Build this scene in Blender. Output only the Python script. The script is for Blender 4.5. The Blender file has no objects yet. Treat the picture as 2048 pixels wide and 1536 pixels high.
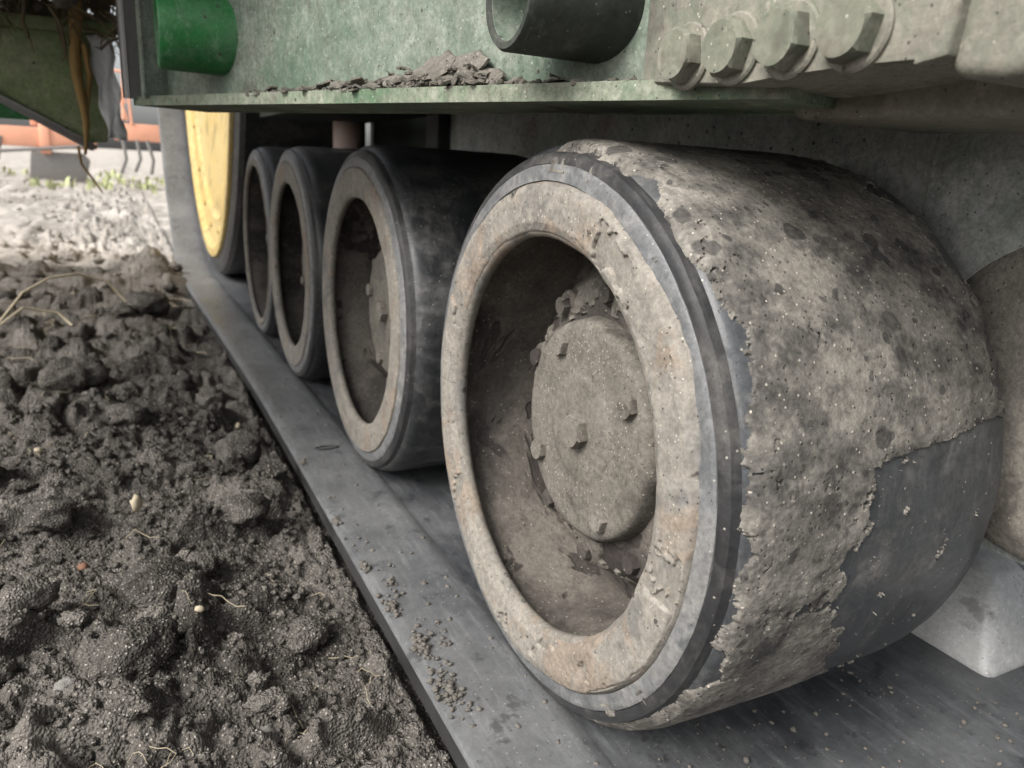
import bpy, bmesh, math, random
import numpy as np
from mathutils import Vector, Matrix

S = 0.25                      # metres per design unit (one unit = radius of a road wheel)
RAD = math.radians
rng = np.random.default_rng(7)
random.seed(7)
scene = bpy.context.scene
COL = scene.collection

# ------------------------------------------------------------------ camera
CAM = np.array([-1.2386, -2.1972, 0.8962])
yaw, pitch, roll = 0.4780, -0.2749, 0.0566
fw = Vector((math.sin(yaw)*math.cos(pitch), math.cos(yaw)*math.cos(pitch), math.sin(pitch)))
rt = Vector((math.cos(yaw), -math.sin(yaw), 0.0))
up = rt.cross(fw)
r2 = rt*math.cos(roll) + up*math.sin(roll)
u2 = -rt*math.sin(roll) + up*math.cos(roll)
cam_data = bpy.data.cameras.new("camera")
cam = bpy.data.objects.new("camera", cam_data)
COL.objects.link(cam)
m = Matrix((r2, u2, -fw)).transposed().to_4x4()
m.translation = Vector(CAM*S)
cam.matrix_world = m
cam_data.sensor_width = 36.0
cam_data.lens = 1508.5/2048*36
cam_data.clip_start = 0.01
cam_data.clip_end = 2000
cam_data.dof.use_dof = True
cam_data.dof.focus_distance = 2.25*S
cam_data.dof.aperture_fstop = 9.5
scene.camera = cam

# ------------------------------------------------------------------ world, sun, exposure
SUN_EL, SUN_AZ = RAD(43), RAD(254)       # azimuth clockwise from +Y: high on the open left side
w = bpy.data.worlds.new("World")
scene.world = w
w.use_nodes = True
nt = w.node_tree
bg = nt.nodes["Background"]
sky = nt.nodes.new("ShaderNodeTexSky")
sky.sky_type = 'NISHITA'
sky.sun_disc = False
sky.sun_elevation = SUN_EL
sky.sun_rotation = SUN_AZ
sky.air_density = 1.0
sky.dust_density = 4.0
sky.ozone_density = 1.0
hs = nt.nodes.new("ShaderNodeHueSaturation")   # overcast: the cloud layer greys the sky
hs.inputs["Saturation"].default_value = 0.25
nt.links.new(sky.outputs[0], hs.inputs["Color"])
nt.links.new(hs.outputs[0], bg.inputs[0])
bg.inputs[1].default_value = 0.08
sun_d = bpy.data.lights.new("sun", 'SUN')
sun_d.energy = 1.5
sun_d.angle = RAD(28)
sun_d.color = (1.0, 0.97, 0.93)
sun = bpy.data.objects.new("sun", sun_d)
COL.objects.link(sun)
sd = Vector((math.sin(SUN_AZ)*math.cos(SUN_EL), math.cos(SUN_AZ)*math.cos(SUN_EL), math.sin(SUN_EL)))
sun.rotation_euler = sd.to_track_quat('Z', 'Y').to_euler()
sun.location = sd*20
vs = scene.view_settings
vs.view_transform = 'Standard'
vs.look = 'None'
vs.gamma = 1.0
vs.exposure = 1.45
vs.use_curve_mapping = False
scene.render.engine = 'CYCLES'
scene.cycles.use_denoising = True
scene.cycles.max_bounces = 5
scene.cycles.diffuse_bounces = 2
scene.cycles.use_adaptive_sampling = True
scene.cycles.adaptive_threshold = .02

# ------------------------------------------------------------------ noise in numpy
_perm = np.concatenate([rng.permutation(256)]*3)
_grad = rng.normal(size=(256, 3)); _grad /= np.linalg.norm(_grad, axis=1)[:, None]
def perlin(x, y, z=0.0):
    x, y, z = np.broadcast_arrays(np.asarray(x, float), np.asarray(y, float), np.asarray(z, float))
    xi, yi, zi = np.floor(x).astype(int), np.floor(y).astype(int), np.floor(z).astype(int)
    xf, yf, zf = x-xi, y-yi, z-zi
    fx, fy, fz = (t*t*t*(t*(t*6-15)+10) for t in (xf, yf, zf))
    def g(dx, dy, dz):
        h = _perm[_perm[_perm[(xi+dx) & 255]+((yi+dy) & 255)]+((zi+dz) & 255)]
        v = _grad[h]
        return v[..., 0]*(xf-dx)+v[..., 1]*(yf-dy)+v[..., 2]*(zf-dz)
    def lp(a, b, t): return a+(b-a)*t
    return lp(lp(lp(g(0,0,0), g(1,0,0), fx), lp(g(0,1,0), g(1,1,0), fx), fy),
              lp(lp(g(0,0,1), g(1,0,1), fx), lp(g(0,1,1), g(1,1,1), fx), fy), fz)
def fbm(x, y, z=0.0, o=5, gain=.5):
    s, a = 0.0, 1.0
    for k in range(o):
        s = s + a*perlin(np.asarray(x)*2**k+17*k, np.asarray(y)*2**k+5*k, np.asarray(z)*2**k+3*k)
        a *= gain
    return s
def sstep(a, b, x):
    t = np.clip((np.asarray(x, float)-a)/(b-a), 0, 1)
    return t*t*(3-2*t)

# ------------------------------------------------------------------ objects
def tag(o, label=None, cat=None, group=None, kind=None):
    if label: o["label"] = label
    if cat: o["category"] = cat
    if group: o["group"] = group
    if kind: o["kind"] = kind
    return o
def empty(name, loc=(0, 0, 0), label=None, cat=None, group=None):
    o = bpy.data.objects.new(name, None)
    o.empty_display_size = .05
    o.location = Vector(loc)*S
    COL.objects.link(o)
    return tag(o, label, cat, group)
def link(name, me, mat, parent=None):
    o = bpy.data.objects.new(name, me)
    if mat: me.materials.append(mat)
    COL.objects.link(o)
    if parent: o.parent = parent
    return o
def mesh_np(name, verts, faces, smooth=True, sharp=None):
    """verts (N,3) in design units; faces (M,4) or (M,3) int array"""
    me = bpy.data.meshes.new(name)
    verts = np.asarray(verts, float)*S
    faces = np.asarray(faces, np.int32)
    k = faces.shape[1]
    me.vertices.add(len(verts)); me.vertices.foreach_set("co", verts.ravel())
    me.loops.add(faces.size); me.loops.foreach_set("vertex_index", faces.ravel())
    me.polygons.add(len(faces))
    me.polygons.foreach_set("loop_start", np.arange(0, faces.size, k, dtype=np.int32))
    me.polygons.foreach_set("loop_total", np.full(len(faces), k, np.int32))
    me.polygons.foreach_set("use_smooth", np.full(len(faces), smooth))
    me.update(calc_edges=True); me.validate()
    if sharp: me.set_sharp_from_angle(angle=RAD(sharp))
    return me
def grid_faces(n, m, wrap=False):
    i = np.arange(n if wrap else n-1)[:, None]; j = np.arange(m-1)[None, :]
    i2 = (i+1) % n
    return np.stack([i*m+j, i2*m+j, i2*m+j+1, i*m+j+1], -1).reshape(-1, 4)
def dens(prof, step):
    out = [np.array(prof[0], float)]
    for a, b in zip(prof[:-1], prof[1:]):
        a, b = np.array(a, float), np.array(b, float)
        k = max(1, int(np.ceil(np.hypot(*(b-a))/step)))
        out += [a+(b-a)*t for t in np.linspace(0, 1, k+1)[1:]]
    return np.array(out)
def lathe(name, prof, nseg, mat, parent, step=.06, disp=None, sharp=32, closed=False):
    """profile of (x, r) turned round the X axis"""
    if closed: prof = list(prof)+[prof[0]]
    p = dens(prof, step)
    th = np.linspace(0, 2*np.pi, nseg, endpoint=False)
    X = np.broadcast_to(p[:, 0], (nseg, len(p))).copy()
    R = np.broadcast_to(p[:, 1], (nseg, len(p))).copy()
    T = np.broadcast_to(th[:, None], X.shape)
    if disp is not None: X, R = disp(X, R, T)
    v = np.stack([X, R*np.cos(T), R*np.sin(T)], -1).reshape(-1, 3)
    return link(name, mesh_np(name, v, grid_faces(nseg, len(p), True), True, sharp), mat, parent)
def bm_obj(name, bm, mat, parent=None, smooth=False, sharp=35):
    for v in bm.verts: v.co *= S
    bmesh.ops.recalc_face_normals(bm, faces=bm.faces)
    me = bpy.data.meshes.new(name); bm.to_mesh(me); bm.free()
    if smooth:
        me.polygons.foreach_set("use_smooth", np.ones(len(me.polygons), bool))
        me.set_sharp_from_angle(angle=RAD(sharp))
    return link(name, me, mat, parent)
def box_bm(lo, hi, bevel=0.0, fr=None, seg=2, bm=None):
    bm = bm or bmesh.new()
    r = bmesh.ops.create_cube(bm, size=1.0)
    for v in r["verts"]:
        c = Vector([lo[i]+(hi[i]-lo[i])*(v.co[i]+.5) for i in range(3)])
        v.co = fr(c) if fr else c
    if bevel: bmesh.ops.bevel(bm, geom=list({e for v in r["verts"] for e in v.link_edges}), offset=bevel, segments=seg, affect='EDGES', profile=.5)
    return bm
def box(name, lo, hi, mat, parent=None, bevel=0.01, fr=None, seg=2):
    return bm_obj(name, box_bm(lo, hi, bevel, fr, seg), mat, parent, True, 40)
def prism_bm(pts, d0, d1, place, bevel=0.0, seg=2):
    """polygon pts in a plane, extruded from d0 to d1; place(u, v, d) -> world"""
    bm = bmesh.new()
    a = [bm.verts.new(place(u, v, d0)) for u, v in pts]
    b = [bm.verts.new(place(u, v, d1)) for u, v in pts]
    bm.faces.new(a); bm.faces.new(b[::-1])
    n = len(pts)
    for i in range(n): bm.faces.new((a[i], b[i], b[(i+1) % n], a[(i+1) % n]))
    if bevel: bmesh.ops.bevel(bm, geom=bm.edges[:], offset=bevel, segments=seg, affect='EDGES', profile=.5)
    return bm
def tube_bm(pts, rad, n=8, bm=None, cap=True):
    bm = bm or bmesh.new()
    rings = []
    pts = [Vector(p) for p in pts]
    rads = rad if hasattr(rad, '__len__') else [rad]*len(pts)
    for i, p in enumerate(pts):
        d = (pts[min(i+1, len(pts)-1)]-pts[max(i-1, 0)]).normalized()
        a = d.orthogonal().normalized() if i == 0 else (prev - d*prev.dot(d)).normalized()
        prev = a
        b = d.cross(a)
        rings.append([bm.verts.new(p+(a*math.cos(2*math.pi*k/n)+b*math.sin(2*math.pi*k/n))*rads[i]) for k in range(n)])
    for r0, r1 in zip(rings[:-1], rings[1:]):
        for k in range(n): bm.faces.new((r0[k], r0[(k+1) % n], r1[(k+1) % n], r1[k]))
    if cap:
        bm.faces.new(rings[0][::-1]); bm.faces.new(rings[-1])
    return bm
def crust(name, top, bot, mask, mat, parent):
    """top/bot (n,m,3) grids, mask (n-1,m-1) of kept cells -> a shell with ragged edges"""
    n, m = top.shape[:2]
    I = np.arange(n*m).reshape(n, m)
    q = np.stack([I[:-1, :-1], I[1:, :-1], I[1:, 1:], I[:-1, 1:]], -1)
    F = [q[mask]]
    pad = np.zeros((n+1, m+1), bool); pad[1:-1, 1:-1] = mask
    for di, dj, (a, b) in ((-1, 0, (3, 0)), (1, 0, (1, 2)), (0, -1, (0, 1)), (0, 1, (2, 3))):
        e = mask & ~pad[1+di:n+di, 1+dj:m+dj]
        A, B = q[..., a][e], q[..., b][e]
        F.append(np.stack([A, A+n*m, B+n*m, B], -1))
    F = np.concatenate(F)
    V = np.concatenate([top.reshape(-1, 3), bot.reshape(-1, 3)])
    used = np.unique(F); mp = np.zeros(len(V), int); mp[used] = np.arange(len(used))
    return link(name, mesh_np(name, V[used], mp[F], True, 50), mat, parent)
def copy_tree(o, parent=None):
    c = o.copy(); COL.objects.link(c)
    if parent: c.parent = parent
    for ch in o.children: copy_tree(ch, c)
    return c

# ------------------------------------------------------------------ materials
class Mat:
    def __init__(s, name):
        s.m = bpy.data.materials.new(name); s.m.use_nodes = True
        s.t = s.m.node_tree; s.n = s.t.nodes
        s.b = s.n["Principled BSDF"]
        tc = s.n.new("ShaderNodeTexCoord"); oi = s.n.new("ShaderNodeObjectInfo")
        mul = s.n.new("ShaderNodeMath"); mul.operation = 'MULTIPLY'; mul.inputs[1].default_value = 37.0
        s.t.links.new(oi.outputs["Random"], mul.inputs[0])
        add = s.n.new("ShaderNodeVectorMath"); add.operation = 'ADD'
        s.t.links.new(tc.outputs["Object"], add.inputs[0]); s.t.links.new(mul.outputs[0], add.inputs[1])
        s.co = add.outputs[0]; s.tc = tc
    def L(s, a, b): s.t.links.new(a, b)
    def put(s, v, sock):
        if isinstance(v, bpy.types.NodeSocket): s.L(v, sock)
        elif isinstance(v, (tuple, list)): sock.default_value = (*v, 1.0) if len(v) == 3 else v
        else: sock.default_value = v
    def stretch(s, sc):
        n = s.n.new("ShaderNodeMapping"); n.inputs["Scale"].default_value = sc
        s.L(s.co, n.inputs[0]); return n.outputs[0]
    def noise(s, scale, detail=6, rough=.6, dist=0.0, co=None):
        n = s.n.new("ShaderNodeTexNoise")
        n.inputs["Scale"].default_value = scale; n.inputs["Detail"].default_value = min(detail, 3 if scale > 60 else 4)
        n.inputs["Roughness"].default_value = rough; n.inputs["Distortion"].default_value = dist
        s.L(co or s.co, n.inputs["Vector"]); return n.outputs["Fac"]
    def vor(s, scale, feat='F1', out="Distance", co=None, rnd=1.0):
        n = s.n.new("ShaderNodeTexVoronoi"); n.feature = feat
        n.inputs["Scale"].default_value = scale; n.inputs["Randomness"].default_value = rnd
        s.L(co or s.co, n.inputs["Vector"]); return n.outputs[out]
    def ramp(s, f, stops):
        n = s.n.new("ShaderNodeValToRGB"); e = n.color_ramp.elements
        while len(e) < len(stops): e.new(0.5)
        for k, (p, v) in enumerate(stops):
            e[k].position = p
            e[k].color = (v, v, v, 1) if not isinstance(v, (tuple, list)) else (*v, 1)
        s.L(f, n.inputs[0]); return n.outputs[0]
    def th(s, f, a, b): return s.ramp(f, [(min(a, b), 0.0 if a < b else 1.0), (max(a, b), 1.0 if a < b else 0.0)])
    def math(s, op, a, b=0.0):
        n = s.n.new("ShaderNodeMath"); n.operation = op
        s.put(a, n.inputs[0]); s.put(b, n.inputs[1]); return n.outputs[0]
    def mix(s, f, a, b, mode='MIX'):
        n = s.n.new("ShaderNodeMix"); n.data_type = 'RGBA'; n.blend_type = mode
        s.put(f, n.inputs[0]); s.put(a, n.inputs[6]); s.put(b, n.inputs[7]); return n.outputs[2]
    def speck(s, scale, size, chance=.5):
        """small isolated grains: 1 inside a grain"""
        d = s.vor(scale); c = s.vor(scale, out="Color")
        near = s.th(d, size, size*.7)
        sep = s.n.new("ShaderNodeSeparateColor"); s.L(c, sep.inputs[0])
        return s.math('MULTIPLY', near, s.math('GREATER_THAN', sep.outputs[0], 1-chance))
    def grime(s, c, k=1.0, grains=.14, light=(.42, .39, .34), pits=.10, gs=360):
        """fine dirt: mottling, pale sand grains, dark pits -> (colour, height)"""
        f1 = s.noise(190, 3, .85); f2 = s.noise(34, 4, .72)
        lo, hi = 1-.55*k, 1+.55*k
        c = s.mix(1.0, c, s.ramp(f1, [(.34, lo), (.66, hi)]), 'MULTIPLY')
        c = s.mix(1.0, c, s.ramp(f2, [(.32, 1-.38*k), (.68, 1+.38*k)]), 'MULTIPLY')
        v = s.n.new("ShaderNodeTexVoronoi"); v.inputs["Scale"].default_value = gs; s.L(s.co, v.inputs["Vector"])
        sc = s.n.new("ShaderNodeSeparateColor"); s.L(v.outputs["Color"], sc.inputs[0])
        near = s.th(v.outputs["Distance"], .38, .22)
        g = s.math('MULTIPLY', near, s.math('GREATER_THAN', sc.outputs[0], 1-grains))
        p = s.math('MULTIPLY', near, s.math('GREATER_THAN', sc.outputs[1], 1-pits))
        c = s.mix(s.math('MULTIPLY', p, .75), c, (.03, .028, .026))
        c = s.mix(s.math('MULTIPLY', g, .85), c, light)
        h = s.math('ADD', f1, s.math('MULTIPLY', s.math('SUBTRACT', g, p), .5))
        return c, h
    def fin(s, col, rough=.8, bump=None, strength=.5, dist=.002, spec=.35, metal=0.0):
        s.put(col, s.b.inputs["Base Color"]); s.put(rough, s.b.inputs["Roughness"])
        s.b.inputs["Specular IOR Level"].default_value = spec
        s.b.inputs["Metallic"].default_value = metal
        if bump is not None:
            n = s.n.new("ShaderNodeBump"); n.inputs["Strength"].default_value = strength
            n.inputs["Distance"].default_value = dist
            s.L(bump, n.inputs["Height"]); s.L(n.outputs[0], s.b.inputs["Normal"])
        return s.m

def m_rubber(name, base=(.056, .061, .067), dust=(.20, .188, .168), amount=.5):
    a = Mat(name)
    d = a.th(a.noise(11, 4, .72, .3), .60-.25*amount, .72-.25*amount)
    d2 = a.th(a.noise(60, 3, .8), .34, .66)
    f = a.math('MULTIPLY', d, a.math('ADD', a.math('MULTIPLY', d2, .75), .15))
    st = a.th(a.noise(26, 3, .75, 0, a.stretch((5.0, .6, .6))), .52, .72)
    f = a.math('MAXIMUM', f, a.math('MULTIPLY', st, .45))
    c = a.mix(f, base, dust)
    wet = a.th(a.noise(17, 3, .6), .60, .64)
    c = a.mix(a.math('MULTIPLY', wet, .65), c, tuple(v*.62 for v in base))
    c, h = a.grime(c, .45, .02, (.36, .335, .29), .05)
    return a.fin(c, a.ramp(f, [(0, .42), (1, .88)]), h, .35, .0007, .45)
def m_rim(name, tint=1.0):
    a = Mat(name)
    base = a.mix(a.noise(14, 4, .65), (.12*tint, .118*tint, .112*tint), (.20*tint, .188*tint, .168*tint))
    mud = a.th(a.noise(9, 4, .72, .6), .38, .47)
    mudc = a.mix(a.noise(26, 4, .65), (.178*tint, .164*tint, .142*tint), (.262*tint, .241*tint, .210*tint))
    c = a.mix(mud, base, mudc)
    rust = a.th(a.noise(12, 4, .72, .5), .52, .60)
    c = a.mix(a.math('MULTIPLY', rust, .38), c, (.235*tint, .16*tint, .105*tint))
    ch = a.th(a.noise(40, 4, .75), .66, .69)
    c = a.mix(a.math('MULTIPLY', ch, .9), c, (.04, .038, .036))
    drop = a.speck(46, .17, .16)
    c = a.mix(a.math('MULTIPLY', drop, .85), c, (.045, .038, .034))
    c, g = a.grime(c, .42, .035, (.42, .39, .33), .05)
    h = a.math('ADD', a.math('MULTIPLY', mud, .5), a.math('MULTIPLY', g, .6))
    return a.fin(c, .85, h, .6, .0013, .25)
def m_dish(name, k=1.0):
    a = Mat(name)
    n1 = a.noise(9, 4, .62, .5)
    c = a.mix(a.th(n1, .40, .60), (.085*k, .075*k, .067*k), (.185*k, .165*k, .142*k))
    wet = a.th(a.noise(7, 4, .65, .8), .545, .57)
    c = a.mix(a.math('MULTIPLY', wet, .85), c, (.042, .035, .033))
    c, g = a.grime(c, .45, .05, (.4, .36, .29), .06)
    h = a.math('ADD', a.math('MULTIPLY', n1, 1.2), a.math('MULTIPLY', g, .25))
    h = a.math('ADD', h, a.math('MULTIPLY', wet, -.35))
    return a.fin(c, .88, h, .8, .005, .25)
def m_hub(name, k=1.0):
    a = Mat(name)
    n1 = a.noise(22, 4, .68)
    c = a.mix(n1, (.095*k, .087*k, .075*k), (.19*k, .175*k, .15*k))
    wet = a.th(a.noise(13, 4, .65, .4), .60, .66)
    c = a.mix(a.math('MULTIPLY', wet, .6), c, (.07, .062, .054))
    c, g = a.grime(c, .5, .09, (.34, .31, .26), .07)
    h = a.math('ADD', a.math('MULTIPLY', n1, 1.0), a.math('MULTIPLY', g, .4))
    return a.fin(c, .9, h, .7, .0022, .2)
def m_crust(name):
    a = Mat(name)
    n1 = a.noise(19, 4, .78)
    c = a.mix(a.th(n1, .36, .60), (.084, .079, .072), (.230, .213, .186))
    # damp round spots of two sizes and larger damp blotches
    w = a.n.new("ShaderNodeVectorMath"); w.operation = 'ADD'
    nz = a.n.new("ShaderNodeTexNoise"); nz.inputs["Scale"].default_value = 60; a.L(a.co, nz.inputs["Vector"])
    sv = a.n.new("ShaderNodeVectorMath"); sv.operation = 'SCALE'; sv.inputs[3].default_value = .012; a.L(nz.outputs["Color"], sv.inputs[0])
    a.L(a.co, w.inputs[0]); a.L(sv.outputs[0], w.inputs[1])
    for sc_, rad, ch in ((38, .25, .30), (85, .28, .22)):
        v = a.n.new("ShaderNodeTexVoronoi"); v.inputs["Scale"].default_value = sc_; a.L(w.outputs[0], v.inputs["Vector"])
        sep = a.n.new("ShaderNodeSeparateColor"); a.L(v.outputs["Color"], sep.inputs[0])
        r = a.math('MULTIPLY', a.math('ADD', sep.outputs[1], .35), rad)
        soft = a.th(a.math('SUBTRACT', v.outputs["Distance"], r), .06, -.10)
        spot = a.math('MULTIPLY', soft, a.math('GREATER_THAN', sep.outputs[0], 1-ch))
        c = a.mix(a.math('MULTIPLY', spot, .70), c, (.040, .038, .037))
    dk2 = a.th(a.noise(14, 4, .72, .3), .53, .62)
    c = a.mix(a.math('MULTIPLY', dk2, .62), c, (.05, .047, .046))
    c, g = a.grime(c, .5, .07, (.46, .42, .36), .10, 330)
    h = a.math('ADD', a.math('MULTIPLY', g, .8), a.math('MULTIPLY', n1, .4))
    return a.fin(c, .92, h, .7, .0014, .2)
def m_belt(name, base=(.082, .085, .088), hi=(.160, .162, .164), grit=.10):
    a = Mat(name)
    n1 = a.noise(8, 4, .68)
    c = a.mix(a.th(n1, .3, .70), base, hi)
    st = a.noise(30, 4, .75, 0, a.stretch((3.5, .45, 3.5)))
    c = a.mix(a.math('MULTIPLY', a.th(st, .50, .70), .5), c, tuple(min(.6, v*1.45) for v in hi))
    dk = a.th(a.noise(24, 4, .7), .60, .66)
    c = a.mix(a.math('MULTIPLY', dk, .6), c, tuple(v*.5 for v in base))
    c, g = a.grime(c, .24, grit*.5, tuple(min(.7, v*1.8) for v in hi), .03)
    return a.fin(c, a.ramp(n1, [(.2, .36), (.8, .58)]), g, .25, .0007, .5)
def m_soil(name):
    a = Mat(name)
    n1 = a.noise(4.5, 4, .68)
    fine = a.noise(120, 3, .85)
    c = a.mix(a.th(n1, .36, .66), (.036, .032, .028), (.175, .160, .142))
    c = a.mix(a.math('MULTIPLY', a.th(fine, .48, .68), .45), c, (.20, .184, .164))
    # trampled, dried-out ground farther out, open-sky brightness also put into its pale colour
    sep = a.n.new("ShaderNodeSeparateXYZ"); a.L(a.tc.outputs["Object"], sep.inputs[0])
    far = a.th(a.math('ADD', a.math('MULTIPLY', sep.outputs[1], .1), a.math('MULTIPLY', n1, .10)), .33, .40)
    c = a.mix(a.math('MULTIPLY', far, .85), c, a.mix(a.th(a.noise(3, 4, .7), .35, .65), (.38, .34, .30), (.68, .63, .565)))
    v = a.n.new("ShaderNodeTexVoronoi"); v.inputs["Scale"].default_value = 330
    a.L(a.co, v.inputs["Vector"])
    sc = a.n.new("ShaderNodeSeparateColor"); a.L(v.outputs["Color"], sc.inputs[0])
    near = a.th(v.outputs["Distance"], .42, .25)
    g = a.math('MULTIPLY', near, a.th(sc.outputs[0], .70, .92))
    dk = a.math('MULTIPLY', near, a.th(sc.outputs[1], .66, .88))
    c = a.mix(a.math('MULTIPLY', dk, .75), c, (.022, .02, .018))
    c = a.mix(a.math('MULTIPLY', g, .85), c, (.50, .465, .41))
    h = a.math('ADD', a.math('MULTIPLY', fine, 1.2), a.math('MULTIPLY', v.outputs["Distance"], -1.0))
    h = a.math('ADD', h, a.math('MULTIPLY', a.noise(45, 3, .7), .5))
    return a.fin(c, .95, h, 1.0, .0032, .15)
def m_paint(name, col, dust, amount=.5, dark=None, scale=1.0, chip=True, gr=1.0):
    a = Mat(name)
    n1 = a.noise(6*scale, 4, .72); n2 = a.noise(55*scale, 4, .8)
    f = a.math('ADD', a.math('MULTIPLY', a.th(n1, .58-.4*amount, .84-.4*amount), .7), a.math('MULTIPLY', a.th(n2, .42, .62), .5*amount))
    c = a.mix(f, col, dust)
    if dark is not None:
        c = a.mix(a.math('MULTIPLY', a.th(a.noise(10*scale, 4, .72, .4), .54, .66), .75), c, dark)
    streak = a.noise(34*scale, 4, .75, .5, a.stretch((1.4, 1.0, .7)))
    c = a.mix(a.math('MULTIPLY', a.th(streak, .56, .66), .40), c, tuple(min(.6, v*1.5) for v in dust))
    c, g = a.grime(c, .42*(.4+amount)*gr, .05*amount*gr, tuple(min(.6, v*1.9) for v in dust), .05)
    if chip:
        d = a.speck(60*scale, .16, .22)
        c = a.mix(a.math('MULTIPLY', d, .85), c, (.05, .042, .036))
    h = a.math('ADD', a.math('MULTIPLY', g, .6), a.math('MULTIPLY', a.math('ADD', f, n2), .5))
    return a.fin(c, a.ramp(f, [(0, .40), (.6, .85)]), h, .4, .0011, .35)
def m_plain(name, col, rough=.7, var=.25, scale=30, spec=.3, metal=0.0, bump=.3, dist=.001):
    a = Mat(name)
    n1 = a.noise(scale, 7, .65)
    c = a.mix(n1, tuple(v*(1-var) for v in col), tuple(min(1, v*(1+var)) for v in col))
    return a.fin(c, rough, a.noise(scale*6, 5, .7), bump, dist, spec, metal)

MT = dict(
    rubber=m_rubber("rubber", (.052, .055, .059), (.17, .163, .15), .38), rubber_black_shaded=m_rubber("rubber_black_shaded", (.016, .017, .018), (.06, .055, .05), .3), rubber_clean=m_rubber("rubber_grey", (.045, .049, .055), (.15, .15, .15), .35),
    band=m_rubber("rubber_band", (.115, .119, .122), (.215, .209, .198), .7), groove=m_rubber("rubber_groove", (.028, .028, .029), (.085, .08, .074), .5),
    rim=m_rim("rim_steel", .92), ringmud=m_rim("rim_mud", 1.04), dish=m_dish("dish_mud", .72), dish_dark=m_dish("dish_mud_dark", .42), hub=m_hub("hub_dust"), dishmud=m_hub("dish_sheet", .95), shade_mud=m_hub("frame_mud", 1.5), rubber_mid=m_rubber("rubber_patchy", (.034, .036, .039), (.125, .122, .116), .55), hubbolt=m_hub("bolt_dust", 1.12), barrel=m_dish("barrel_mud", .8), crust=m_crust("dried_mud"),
    belt=m_belt("belt_rubber"), path=m_belt("belt_path", (.036, .038, .042), (.115, .118, .122), .06), belt_edge=m_belt("belt_edge", (.022, .022, .023), (.05, .05, .05), .03),
    lug=m_belt("lug_rubber", (.33, .33, .325), (.47, .47, .46), .03), soil=m_soil("soil"),
    green_dusty=m_paint("green_dusty", (.065, .115, .075), (.19, .212, .175), .68, (.105, .108, .088)),
    pipe=m_paint("dark_pipe", (.020, .026, .021), (.075, .078, .066), .4, (.03, .028, .024)),  # dark paint that also carries the shadow on the tube's outside
    lip=m_paint("flange_paint", (.045, .12, .055), (.22, .23, .18), .68, (.10, .09, .07)),
    green=m_paint("green_bright", (.014, .15, .035), (.13, .20, .13), .34),
    casting=m_paint("casting_paint", (.095, .125, .088), (.215, .203, .168), .8, (.125, .11, .092), 1.6, True, .5),
    bolt=m_paint("bolt_paint", (.085, .11, .075), (.205, .20, .16), .62, (.10, .088, .07), 1.2, True, .4),
    shade=m_paint("undercarriage_paint", (.22, .26, .23), (.46, .455, .43), .62, (.28, .25, .22)),
    yellow=m_paint("yellow_paint", (.44, .31, .10), (.44, .365, .205), .35, (.20, .155, .07), .8, True),
    olive=m_paint("olive_panel", (.12, .23, .065), (.26, .27, .17), .55, (.11, .085, .05), .7),
    steel=m_plain("dull_steel", (.23, .22, .21), .5, .3, 40, .4, .3), darksteel=m_plain("dark_steel", (.035, .035, .037), .6),
    rod=m_plain("copper_rod", (.66, .50, .44), .4, .15, 20), black=m_plain("black_rubber", (.02, .02, .02), .8),
    orange=m_plain("orange_paint", (.85, .42, .28), .5, .2, 3), film=m_plain("grey_film", (.80, .81, .81), .6, .25, 12),
    root=m_plain("dark_root", (.13, .10, .06), .85, .5, 40), straw=m_plain("dry_stalk", (.30, .19, .07), .8, .35, 60), straw_pale=m_plain("pale_root", (.36, .31, .22), .85, .3, 80),
    pebble=m_plain("pale_pebble", (.42, .36, .26), .8, .25, 60), stone=m_plain("grey_stone", (.20, .19, .175), .9, .35, 90, .2, 0, .8, .002),
    terracotta=m_plain("brick_bit", (.20, .105, .07), .9, .25, 60), weed=m_plain("weed_leaf", (.42, .45, .24), .6, .4, 5),
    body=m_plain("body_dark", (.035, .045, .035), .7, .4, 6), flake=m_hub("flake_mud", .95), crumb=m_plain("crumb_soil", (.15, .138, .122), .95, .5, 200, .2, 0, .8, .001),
)

# ------------------------------------------------------------------ ground
def graded(core0, core1, step, lo, hi, growth):
    a = list(np.arange(core0, core1, step)); d = step; x = a[-1]
    while x < hi: d *= growth; x += d; a.append(x)
    d = step; x = a[0]; b = []
    while x > lo: d *= growth; x -= d; b.append(x)
    return np.array(b[::-1]+a)
gx = graded(-2.5, -.30, .0105, -400, 400, 1.09)
gy = graded(-.6, 3.2, .0115, -300, 2400, 1.0125)
GX, GY = np.meshgrid(gx, gy, indexing='ij')
def base_height(x, y):
    z = -1.22 + .13*sstep(-.35, -1.3, x) + .06*sstep(-1.3, -3, x)
    z = z + .03*sstep(-.6, -.38, x) - .08*sstep(-.36, -.28, x)
    z = z + .05*fbm(x*.7, y*.7, 1.3, 3)
    z = z + .36*np.exp(-(((x+.80)/.34)**2+((y-11.2)/1.6)**2))          # heap against the belt near the drive wheel
    z = z + .10*sstep(8, 11, y)*sstep(14, 12, y)*sstep(-.6, -1.2, x)
    return z
GZ = base_height(GX, GY)
fade = sstep(90, 40, np.abs(GY))*sstep(60, 25, np.abs(GX))
wx = GX + .09*perlin(GX*4, GY*4, 4.4)+.03*perlin(GX*13, GY*13, 1.4); wy = GY + .09*perlin(GX*4, GY*4, 9.1)+.03*perlin(GX*13, GY*13, 7.7)
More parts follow.
